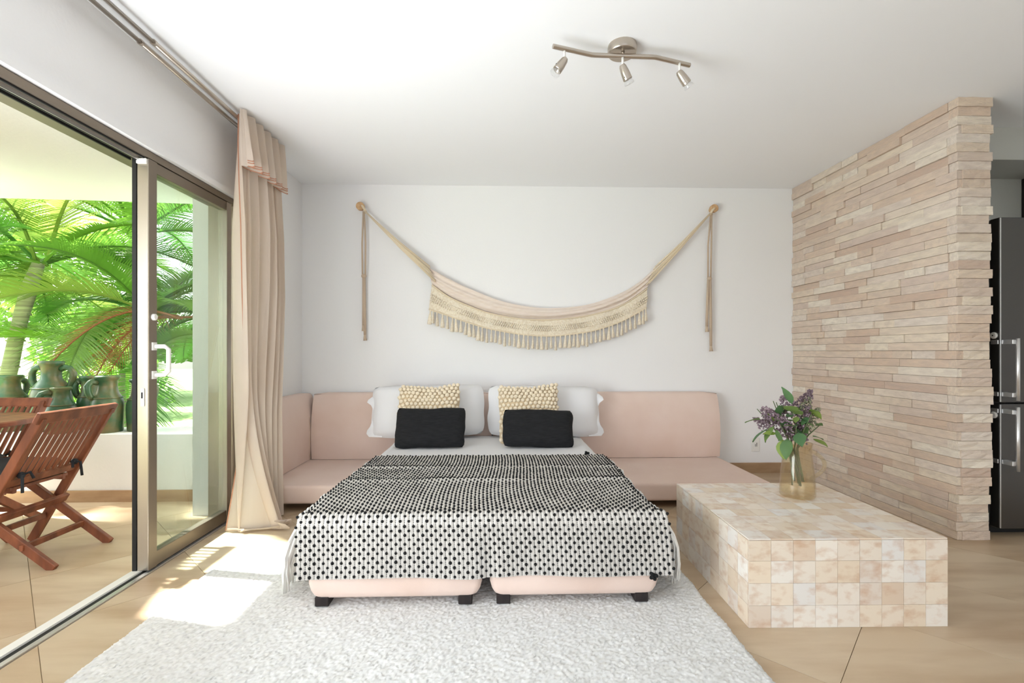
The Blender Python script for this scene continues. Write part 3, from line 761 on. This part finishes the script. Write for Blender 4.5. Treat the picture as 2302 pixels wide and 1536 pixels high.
# ---- ceiling spot bar
lp = thing('ceiling_spotlight', (.59, 2.25, 2.6), 'brushed nickel wavy bar light with three small spot heads on the ceiling', 'lamp')
shade(MB().lathe([(0, 0), (.068, 0), (.070, -.008), (.070, -.036), (.066, -.041), (0, -.043)], (.604, 2.325, 2.6), 36).build('canopy', steel, lp), 40)
MB().tube([(.602, 2.305, 2.562), (.602, 2.302, 2.535)], .008, 10).build('stem', steel, lp, smooth=True)
bar = []
for i in range(41):
    t = i/40; x = .256+(.953-.256)*t
    y = 2.302+(t-.5)*.018+(.0 if abs(t-.5) < .22 else math.copysign((abs(t-.5)-.22)*.20, t-.5))
    bar.append((x, y, 2.535))
shade(MB().tube(bar, .011, 12).build('bar', steel, lp), 50)
for (x, y, ry, rx) in ((.312, 2.256, 35, -5), (.600, 2.300, -28, 12), (.893, 2.342, -42, 10)):
    j = MB().tube([(x, y, 2.53), (x, y, 2.487)], .006, 8).build('swivel_pin', plast, lp, smooth=True)
    prof = [(0, .012), (.012, .010), (.017, .0), (.021, -.03), (.0225, -.062), (.020, -.064), (.018, -.06), (0, -.05)]
    Mx = Matrix.Translation((x, y, 2.482)) @ Matrix.Rotation(R(ry), 4, 'Y') @ Matrix.Rotation(R(rx), 4, 'X')
    hd = shade(MB().lathe(prof, n=20).xf(Mx).build('spot_head', steel, lp), 40)
    shade(MB().lathe([(.013, -.05), (.017, -.064), (.024, -.080), (.0235, -.084), (0, -.086)], n=20).xf(Mx).build('bulb', bulbg, hd), 40)
    for a in (40, 220): MB().ball(Mx @ Vector((.022*math.cos(R(a)), .022*math.sin(R(a)), -.048)), .0025, 6, 4).build('screw', blackm, hd)

# ---- curtain rods
for x, lab in ((-1.611, 'inner nickel curtain rod below the ceiling carrying the beige curtain'), (-1.671, 'outer nickel curtain rod below the ceiling, nearer the glass door')):
    cr = thing('curtain_rod', (x, 2.3, 2.555), lab, 'curtain rod', 'double curtain rods')
    MB().tube([(x, .55, 2.555), (x, 2.30, 2.555)], .0095, 10).build('rod', steel, cr, smooth=True)
    MB().tube([(x, 2.30, 2.555), (x, 3.52, 2.555)], .0125, 10).build('outer_rod', steel, cr, smooth=True)
    MB().tube([(x, 2.288, 2.555), (x, 2.302, 2.555)], .0145, 12).build('collar', steel, cr)
    MB().tube([(x, 3.51, 2.555), (x, 3.51, 2.60)], .007, 8).tube([(x, .6, 2.555), (x, .6, 2.60)], .007, 8).build('bracket', steel, cr)
# ---- curtain
cu = thing('curtain', (-1.62, 3.2, .004), 'beige linen curtain with gathered valance puddled on the floor by the glass door', 'curtain')
def cpt(t, z):
    """t 0 (edge towards the camera) .. 1 (edge towards the back wall)"""
    hz = z/2.57
    lowk = max(0, min(1, (1.5-z)/.8)); yy = 2.985+(.52-.175*lowk)*t; amp = (.042+.008*(1-hz))*(1 if z < 1.9 else max(.35, 1-(z-1.9)*1.3))
    x = -1.600+amp*math.sin(t*2*math.pi*6.5+.6)+.010*math.sin(t*31)+.045*t
    x += .5*.02*math.sin(z*2.2+t*7)+.035*lowk*t
    yy += .018*math.cos(t*2*math.pi*6.5)
    k = max(0, (.95-z)/.95)
    if k > 0:
        wgt = math.exp(-((t-.22)/.22)**2)
        x += .17*k**1.8*wgt+.035*k*k; yy -= .035*k*k*(1-t)
        yy -= .10*k*k*(t > .75)*(t-.75)*2
        x -= .20*k**1.6*max(0, 1-t/.20); yy += .03*k*max(0, 1-t/.2)
    return Vector((x, yy, z))
P = []
zs = [2.572-2.572*(i/60) for i in range(61)]
for i, z in enumerate(zs): P.append([cpt(j/110, max(z, .006)) for j in range(111)])
# puddle: last rings roll outward along the floor
for q, (dx, dz) in enumerate(((.030, .012), (.055, .03), (.060, .05), (.035, .055))):
    row = []
    for j in range(111):
        t = j/110; p = cpt(t, .006); wgt = math.exp(-((t-.25)/.25)**2)
        row.append(p+Vector((dx*wgt+.004*math.sin(t*40), -.02*wgt*(q+1)/2, .004+dz*wgt*(.55+.45*math.sin(t*19+q)))))
    P.append(row)
shade(MB().grid(P).build('curtain_panel', curt, cu, fix=False), 80)
for t in (0.0, 1.0):
    MB().tube([cpt(t, max(z, .01)) for z in zs], .0035, 5).build('side_hem', hemm, cu, smooth=True)
P = []
def vpt(t, v):
    z = 2.588-.335*v-.012*math.sin(t*2*math.pi*5.5+.8)*v
    amp = .016+.034*v
    return Vector((-1.560+.012*v+.010*t+amp*math.sin(t*2*math.pi*5.5+.3)*(1-.6*t*t*v), 2.972+.555*t+.015*math.cos(t*2*math.pi*5.5)*v, z))
for j in range(15): P.append([vpt(i/110, j/14) for i in range(111)])
va = shade(MB().grid(P).build('valance', curt, cu, fix=False), 80)
for v in (.90, .94, 1.0):
    MB().tube([vpt(i/110, v)+Vector((.002, -.001, 0)) for i in range(111)], .0028, 5).build('valance_hem', hemm, va, smooth=True)
# front return of the valance
MB().grid([[vpt(0, v/8)+Vector((-.045*u/4*(.35+.65*math.sin(v/8*1.5)), .012*math.sin(u*1.6), 0)) for u in range(5)] for v in range(9)]).build('valance_return', curt, va, smooth=True, fix=False)

# ---- wall outlet
wo_ = MB().box(2.309, 2.386, BY-.009, BY-.0005, .195, .320).build('wall_socket', plast, None, bevel=.003, seg=2, label='small ivory wall socket plate low on the back wall by the flowers', cat='socket')
MB().box(2.328, 2.367, BY-.012, BY-.008, .222, .293).build('rocker', plast, wo_)
MB().box(2.356, 2.360, BY-.0135, BY-.0115, .240, .275).box(2.343, 2.347, BY-.0135, BY-.0115, .240, .262).build('slot', blackm, wo_)

# ---- fridge
fg = thing('refrigerator', (3.29, 3.08, 0), 'tall dark steel two-door refrigerator beside the stone wall end', 'refrigerator')
fx0, fx1 = 2.978, 3.60
MB().box(fx0+.002, fx1-.002, 2.83, 3.42, .06, 1.905).build('body', fridges, fg, bevel=.004, seg=1)
MB().box(fx0+.03, fx1-.03, 2.86, 3.40, 0, .06).build('plinth', blackm, fg)
du = MB().box(fx0, fx1, 2.768, 2.828, .806, 1.907).build('upper_door', fridgem, fg, bevel=.004, seg=2)
dl = MB().box(fx0, fx1, 2.768, 2.828, .055, .797).build('lower_door', fridgem, fg, bevel=.004, seg=2)
MB().box(fx0-.0015, fx0+.004, 2.7655, 2.772, .81, 1.903).build('edge_strip', chrome, du); MB().box(fx0-.0015, fx0+.004, 2.7655, 2.772, .06, .793).build('edge_strip', chrome, dl)
def fhandle(door, z0, z1, b0, b1):
    hh = MB().tube([(3.012, 2.700, z0), (3.012, 2.700, z1)], .0095, 12).build('handle', chrome, door, smooth=True)
    for zz in (b0, b1): MB().box(2.985, 3.016, 2.704, 2.768, zz-.013, zz+.013).box(2.973, 2.979, 2.775, 2.82, zz-.013, zz+.013).build('handle_bracket', chrome, hh, bevel=.002, seg=1)
fhandle(du, .822, 1.185, 1.165, .855); fhandle(dl, .412, .785, .755, .455)
for zz, d_ in ((1.205, du), (.728, dl)):
    q = MB().lathe([(0, 0), (.020, 0), (.020, .007), (.015, .010), (0, .010)], n=18).xf(Matrix.Translation((2.977, 2.80, zz)) @ Matrix.Rotation(R(-90), 4, 'Y')).build('hinge_cap', plast, d_)
    if zz > 1: MB().ball((2.967, 2.80, zz), .005, 6, 4).build('cap_hole', blackm, q)
cb = thing('wall_cabinet', (3.93, 3.3, 1.93), 'dark kitchen wall cabinet above the refrigerator at the right edge', 'cabinet')
MB().box(3.872, 3.995, 3.14, 3.447, 1.93, 2.383).build('carcass', darkcab, cb, bevel=.003, seg=1)
MB().box(3.875, 3.995, 3.118, 3.138, 1.935, 2.378).build('door', darkcab, cb, bevel=.002, seg=1)

# ================================================================ PATIO OBJECTS
def folding_chair():
    """faces -X, its back leans to +X; origin on the ground at the middle"""
    t = thing('folding_chair', (0, 0, 0), 'x', 'chair', 'teak folding chairs on the patio')
    W = .45; hw = W/2
    for s in (-1, 1):
        MB().obox((-.45, s*(hw-.012), .0), (.0, s*(hw-.012), .78), .024, .046).build('back_leg', teak, t, bevel=.003, seg=1)      # front foot up to the back top
        MB().obox((.03, s*(hw-.050), .0), (-.52, s*(hw-.050), .42), .024, .046).build('leg', teak, t, bevel=.003, seg=1)          # rear foot up to the seat front
        MB().obox((-.62, s*(hw-.085), .425), (-.20, s*(hw-.085), .395), .022, .035).build('seat_rail', teak, t, bevel=.003, seg=1)
    tr_ = MB().obox((.002, -hw-.02, .775), (.002, hw+.02, .775), .024, .062, (1, 0, -.5)).build('top_rail', teak, t, bevel=.006, seg=2)
    MB().obox((-.196, -hw+.02, .440), (-.196, hw-.02, .440), .022, .042, (1, 0, -.5)).build('lower_back_rail', teak, t, bevel=.003, seg=1)
    for i in range(10):
        y = -hw+.052+(W-.104)*i/9
        MB().obox((-.190, y, .452), (-.012, y, .755), .017, .012).build('back_slat', teak, t)
    for i in range(9):
        x = -.60+.38*i/8
        MB().box(x-.018, x+.018, -hw+.06, hw-.06, .425-.03*i/8, .440-.03*i/8).build('seat_slat', teak, t)
    MB().obox((-.12, -hw+.03, .115), (-.12, hw-.03, .115), .03, .02, (0, 0, 1)).build('stretcher', teak, t, bevel=.002, seg=1)
    MB().obox((-.36, -hw+.03, .155), (-.36, hw-.03, .155), .03, .02, (0, 0, 1)).build('stretcher', teak, t, bevel=.002, seg=1)
    MB().obox((-.235, -hw+.03, .262), (-.235, hw-.03, .262), .045, .022, (.6, 0, 1)).build('stretcher', teak, t, bevel=.002, seg=1)
    # seat cushion with ties
    f = psurf(.40, .40, .07, 2.0, .03, .4); mb = MB(); Mx = Matrix.Translation((-.415, 0, .475)) @ Matrix.Rotation(R(90), 4, 'X') @ Matrix.Translation((0, 0, -.20))
    for side in (-1, 1): mb.grid([[Mx @ f(-1+2*i/14, -1+2*j/14, side) for i in range(15)] for j in range(15)])
    c_ = shade(mb.build('cushion', cushm, t), 80); 
    for s in (-1, 1):
        q = MB()
        q.ball((-.155, s*(hw-.07), .475), .018, 6, 4); q.tube([(-.155, s*(hw-.07), .475), (-.135, s*(hw-.055), .47), (-.13, s*(hw-.05), .39)], .007, 5).tube([(-.155, s*(hw-.07), .475), (-.14, s*(hw-.10), .485), (-.13, s*(hw-.11), .45)], .007, 5).tube([(-.20, s*(hw-.07), .47), (-.155, s*(hw-.07), .48)], .006, 5)
        q.build('cushion_tie', cushm, c_, smooth=True)
    return t
ch = folding_chair(); ch2 = copy_tree(ch)
ch.location = (-2.285, 2.685, 0); ch['label'] = 'teak folding chair with slatted back and dark tied cushion, nearest the glass door'
ch2.location = (-3.19, 3.235, 0); ch2.rotation_euler = (0, 0, R(92)); ch2['label'] = 'teak folding chair with slatted back behind the round table, by the green jars'
rt = thing('round_table', (-3.02, 2.70, 0), 'round teak patio table between the two folding chairs', 'table')
shade(MB().lathe([(0, .70), (.375, .70), (.385, .706), (.385, .724), (.378, .730), (0, .730)], (-3.02, 2.70, 0), 40).build('table_top', teak, rt), 40)
for a in (45, 135, 225, 315):
    c_, s_ = math.cos(R(a)), math.sin(R(a)); MB().obox((-3.02+.26*c_, 2.70+.26*s_, 0), (-3.02-.20*c_, 2.70-.20*s_, .70), .035, .025).build('leg', teak, rt, bevel=.002, seg=1)
# ---- jars
def jar(x, y, R_, H_, neck, handles, label, rot=0, loop=False):
    t = thing('ceramic_jar', (x, y, .495), label, 'jar', 'green ceramic jars on the patio wall')
    k = H_
    prof = [(0, 0), (R_*.90, 0), (R_*.93, .01), (R_*.97, k*.2), (R_, k*.42), (R_*.98, k*.52), (R_*.88, k*.61), (R_*.70, k*.68), (neck*1.06, k*.74), (neck, k*.80), (neck, k*.90), (neck*1.12, k*.93), (neck*1.28, k*.955), (neck*1.28, k*.985), (neck*1.15, k), (neck*.85, k*.99), (neck*.8, k*.8), (0, k*.78)]
    shade(MB().lathe(prof, (x, y, .495), 28).build('jar_body', jarm, t), 50)
    MB().tube([(x+R_*.90*math.cos(a/12*math.pi), y+R_*.90*math.sin(a/12*math.pi), .495+k*.61) for a in range(25)], R_*.05, 6).build('band', jarm, t, smooth=True)
    for a in handles:
        c_, s_ = math.cos(R(a)), math.sin(R(a))
        pr_ = [(neck*.95, .88), (neck*1.5, .91), (R_*.98, .89), (R_*1.16, .82), (R_*1.12, .72), (R_*1.0, .64), (R_*.84, .60)] if not loop else [(neck*.95, .86), (R_*.75, .90), (R_*1.15, .86), (R_*1.32, .76), (R_*1.22, .64), (R_*.95, .57)]
        MB().tube([(x+r*c_, y+r*s_, .495+k*z) for r, z in pr_], [.022, .022, .022, .024, .024, .022, .02][:len(pr_)], 8).build('handle', jarm, t, smooth=True)
jar(-3.485, 3.85, .128, .54, .062, (180, 10), 'tall green glazed jar with two handles, biggest on the patio wall')
jar(-3.30, 3.725, .095, .345, .05, (215,), 'short green glazed jug with loop handle in front of the biggest jar', loop=True)
jar(-3.25, 3.92, .082, .42, .052, (200,), 'brownish green jar half hidden behind the chair back')
jar(-2.985, 3.76, .104, .43, .062, (235,), 'green glazed jug with strap handle, right of the half hidden jar')
jar(-2.785, 3.83, .095, .40, .06, (0,), 'dark green jar standing nearest the sliding door frame')
jar(-3.80, 3.84, .125, .43, .07, (90,), 'green jar at the far left end of the patio wall')

# ---- palms
def frond_mesh(seed, L_, droop, dead=False, npair=58):
    rnd = random.Random(seed); mb = MB(); ra = []
    for i in range(25):
        t = i/24; ra.append(Vector((L_*(t-.10*t*t*droop), .05*math.sin(t*3+seed), L_*(.42*t-.62*droop*t*t))))
    def at(t):
        q = t*24; i = min(23, int(q)); return ra[i]+(ra[i+1]-ra[i])*(q-i)
    mb.tube(ra[::2], [.016*(1-.8*i/12)+.003 for i in range(13)], 5)
    for i in range(npair):
        t = .16+.84*i/(npair-1); p = at(t); d = (at(min(1, t+.02))-at(max(0, t-.02))).normalized()
        side = Vector((0, 1, 0)); up = side.cross(d)*-1
        ll = L_*.30*(math.sin(math.pi*min(1, (t*.80+.17)))**.7)*rnd.uniform(.9, 1.08)
        for sg in (-1, 1):
            sweep = .55+.5*t; dirv = (side*sg*math.cos(sweep*.8)+d*math.sin(sweep*.8)+up*.28).normalized(); dr_ = rnd.uniform(.12, .32)*(1.6 if dead else 1)
            prev = None; b = len(mb.v); wv = d.cross(dirv).cross(dirv).normalized()
            for k in range(4):
                s = k/3; w_ = .0105*(1-s**1.6)*(.55 if dead else 1)+.001
                c_ = p+dirv*ll*s+Vector((0, 0, -dr_*ll*s*s))
                mb.v += [tuple(c_+wv*w_), tuple(c_-wv*w_)]
            for k in range(3): mb.f.append((b+2*k, b+2*k+1, b+2*k+3, b+2*k+2))
    me = bpy.data.meshes.new('frond'); me.from_pydata(mb.v, [], mb.f); me.materials.append(deadm if dead else leafm); return me
FM = [frond_mesh(1, 1.7, .75), frond_mesh(2, 1.9, 1.0), frond_mesh(3, 1.5, .55), frond_mesh(4, 2.1, 1.2), frond_mesh(5, 1.6, .9)]
FD = frond_mesh(9, 1.3, 1.5, True, 36)
def palm(crown, foot, nf, seed, label, rr=.05, sc_=1., elev=(5, 55), avoid=None):
    rnd = random.Random(seed); t = thing('areca_palm', foot, label, 'palm tree', 'areca palms beyond the patio wall')
    c = Vector(crown); f0 = Vector(foot); pts = [f0+(c-f0)*k/8+Vector((.04*math.sin(k*.7), 0, 0)) for k in range(9)]
    MB().tube(pts, [rr*1.15, rr*1.1, rr*1.05, rr, rr, rr*.95, rr*.95, rr*1.05, rr*.75], 10).build('trunk', trunkm, t, smooth=True)
    for i in range(1, 8):
        p = pts[i]; MB().tube([p+Vector((0, 0, -.008)), p+Vector((0, 0, .008))], rr*1.16, 10).build('trunk_ring', trunkm, t)
    for i in range(nf):
        az = 360*i/nf+rnd.uniform(-16, 16); el = rnd.uniform(*elev)
        o = bpy.data.objects.new('frond', rnd.choice(FM)); C.objects.link(o); place(o, c+Vector((0, 0, -.02)), t)
        o.rotation_euler = (R(rnd.uniform(-25, 25)), R(-el+22), R(az)); s_ = sc_*rnd.uniform(.85, 1.15); o.scale = (s_, s_, s_)
    return t
palm((-4.62, 5.0, 2.02), (-5.32, 5.05, -.12), 11, 3, 'areca palm with thick leaning pale trunk behind the tallest jar', .065, .95)
palm((-5.5, 4.75, 1.75), (-5.75, 4.8, -.12), 10, 8, 'areca palm at the far left of the garden view', .05, .95)
palm((-3.75, 5.3, 1.55), (-3.95, 5.35, -.12), 10, 14, 'areca palm right of centre, arching behind the strap handled jug', .045, .9)
palm((-4.9, 6.6, 2.7), (-5.0, 6.7, -.12), 11, 23, 'tall areca palm standing farther back in the middle of the garden', .06, 1.1)
palm((-6.6, 6.2, 2.4), (-6.7, 6.3, -.12), 11, 31, 'tall areca palm farther back on the left', .06, 1.1)
palm((-3.55, 6.6, 1.6), (-3.6, 6.6, -.12), 10, 41, 'areca palm seen through the fixed glass pane', .05, 1.0)
palm((-4.25, 5.6, .9), (-4.3, 5.65, -.12), 9, 57, 'low young areca palm close behind the patio wall jars', .035, .8, (15, 65))
palm((-3.0, 5.2, 3.0), (-2.75, 5.35, -.12), 9, 77, 'areca palm with high crown behind the patio column', .05, 1.0)
dp = thing('dry_frond', (-3.30, 4.62, -.12), 'brown withered palm frond drooping by the sliding door frame', 'palm frond')
for az, el, x in ((215, 5, 0), (190, -12, .03), (165, -2, .05)):
    o = bpy.data.objects.new('leaf_spray', FD); C.objects.link(o); place(o, (-3.02+x, 4.62, 1.42), dp); o.rotation_euler = (R(10), R(-el), R(az)); o.scale = (.75, .75, .75)
MB().tube([(-2.55, 5.25, -.12), (-2.58, 5.18, .6), (-2.66, 5.02, 1.1), (-2.80, 4.82, 1.38), (-2.93, 4.70, 1.44), (-3.02, 4.62, 1.43)], [.016, .015, .013, .012, .011, .010], 7).build('stalk', deadm, dp, smooth=True)
# ---- shrubs and far trees
def bush_mesh(seed, n, leaf):
    rnd = random.Random(seed); mb = MB()
    for i in range(n):
        d = Vector((rnd.gauss(0, 1), rnd.gauss(0, 1), rnd.gauss(0, 1))).normalized()*(rnd.random()**.33); d.z = abs(d.z)*1.1
        a = Vector((rnd.gauss(0, 1), rnd.gauss(0, 1), rnd.gauss(0, .6))).normalized(); b_ = a.cross(Vector((rnd.random(), rnd.random(), 1))).normalized()
        k = len(mb.v); mb.v += [tuple(d-a*leaf), tuple(d+b_*leaf*.45), tuple(d+a*leaf), tuple(d-b_*leaf*.45)]; mb.f.append((k, k+1, k+2, k+3))
    me = bpy.data.meshes.new('foliage'); me.from_pydata(mb.v, [], mb.f); me.materials.append(bushm); return me
BM = [bush_mesh(1, 2600, .07), bush_mesh(2, 2600, .06)]
for i, (x, y, sx, sz, lab) in enumerate(((-9.5, 12.5, 2.0, 2.4, 'big round leafy tree far behind the palms on the left'), (-5.2, 13, 2.2, 2.2, 'round leafy tree far behind the middle palm'), (-12.8, 14, 2.6, 4.4, 'tallest leafy tree at the far left of the garden'), (-7.4, 9.2, 1.2, 1.1, 'low bright shrub on the lawn behind the jars'), (-4.4, 9.5, .9, .8, 'low shrub on the lawn seen through the glass pane'))):
    t = thing('garden_tree', (x, y, -.12), lab, 'tree' if sz > 2 else 'shrub', 'leafy trees and shrubs in the garden')
    o = bpy.data.objects.new('foliage', BM[i % 2]); C.objects.link(o); place(o, (x, y, .1 if sz < 2 else sz*.35), t); o.scale = (sx, sx*.8, sz*.62 if sz > 2 else sz); o['kind'] = 'stuff'
    MB().tube([(x, y, -.12), (x+.05, y, .3 if sz < 2 else sz*.55)], [.09*sx*.6, .05*sx*.6], 8).build('trunk', trunkm, t, smooth=True)
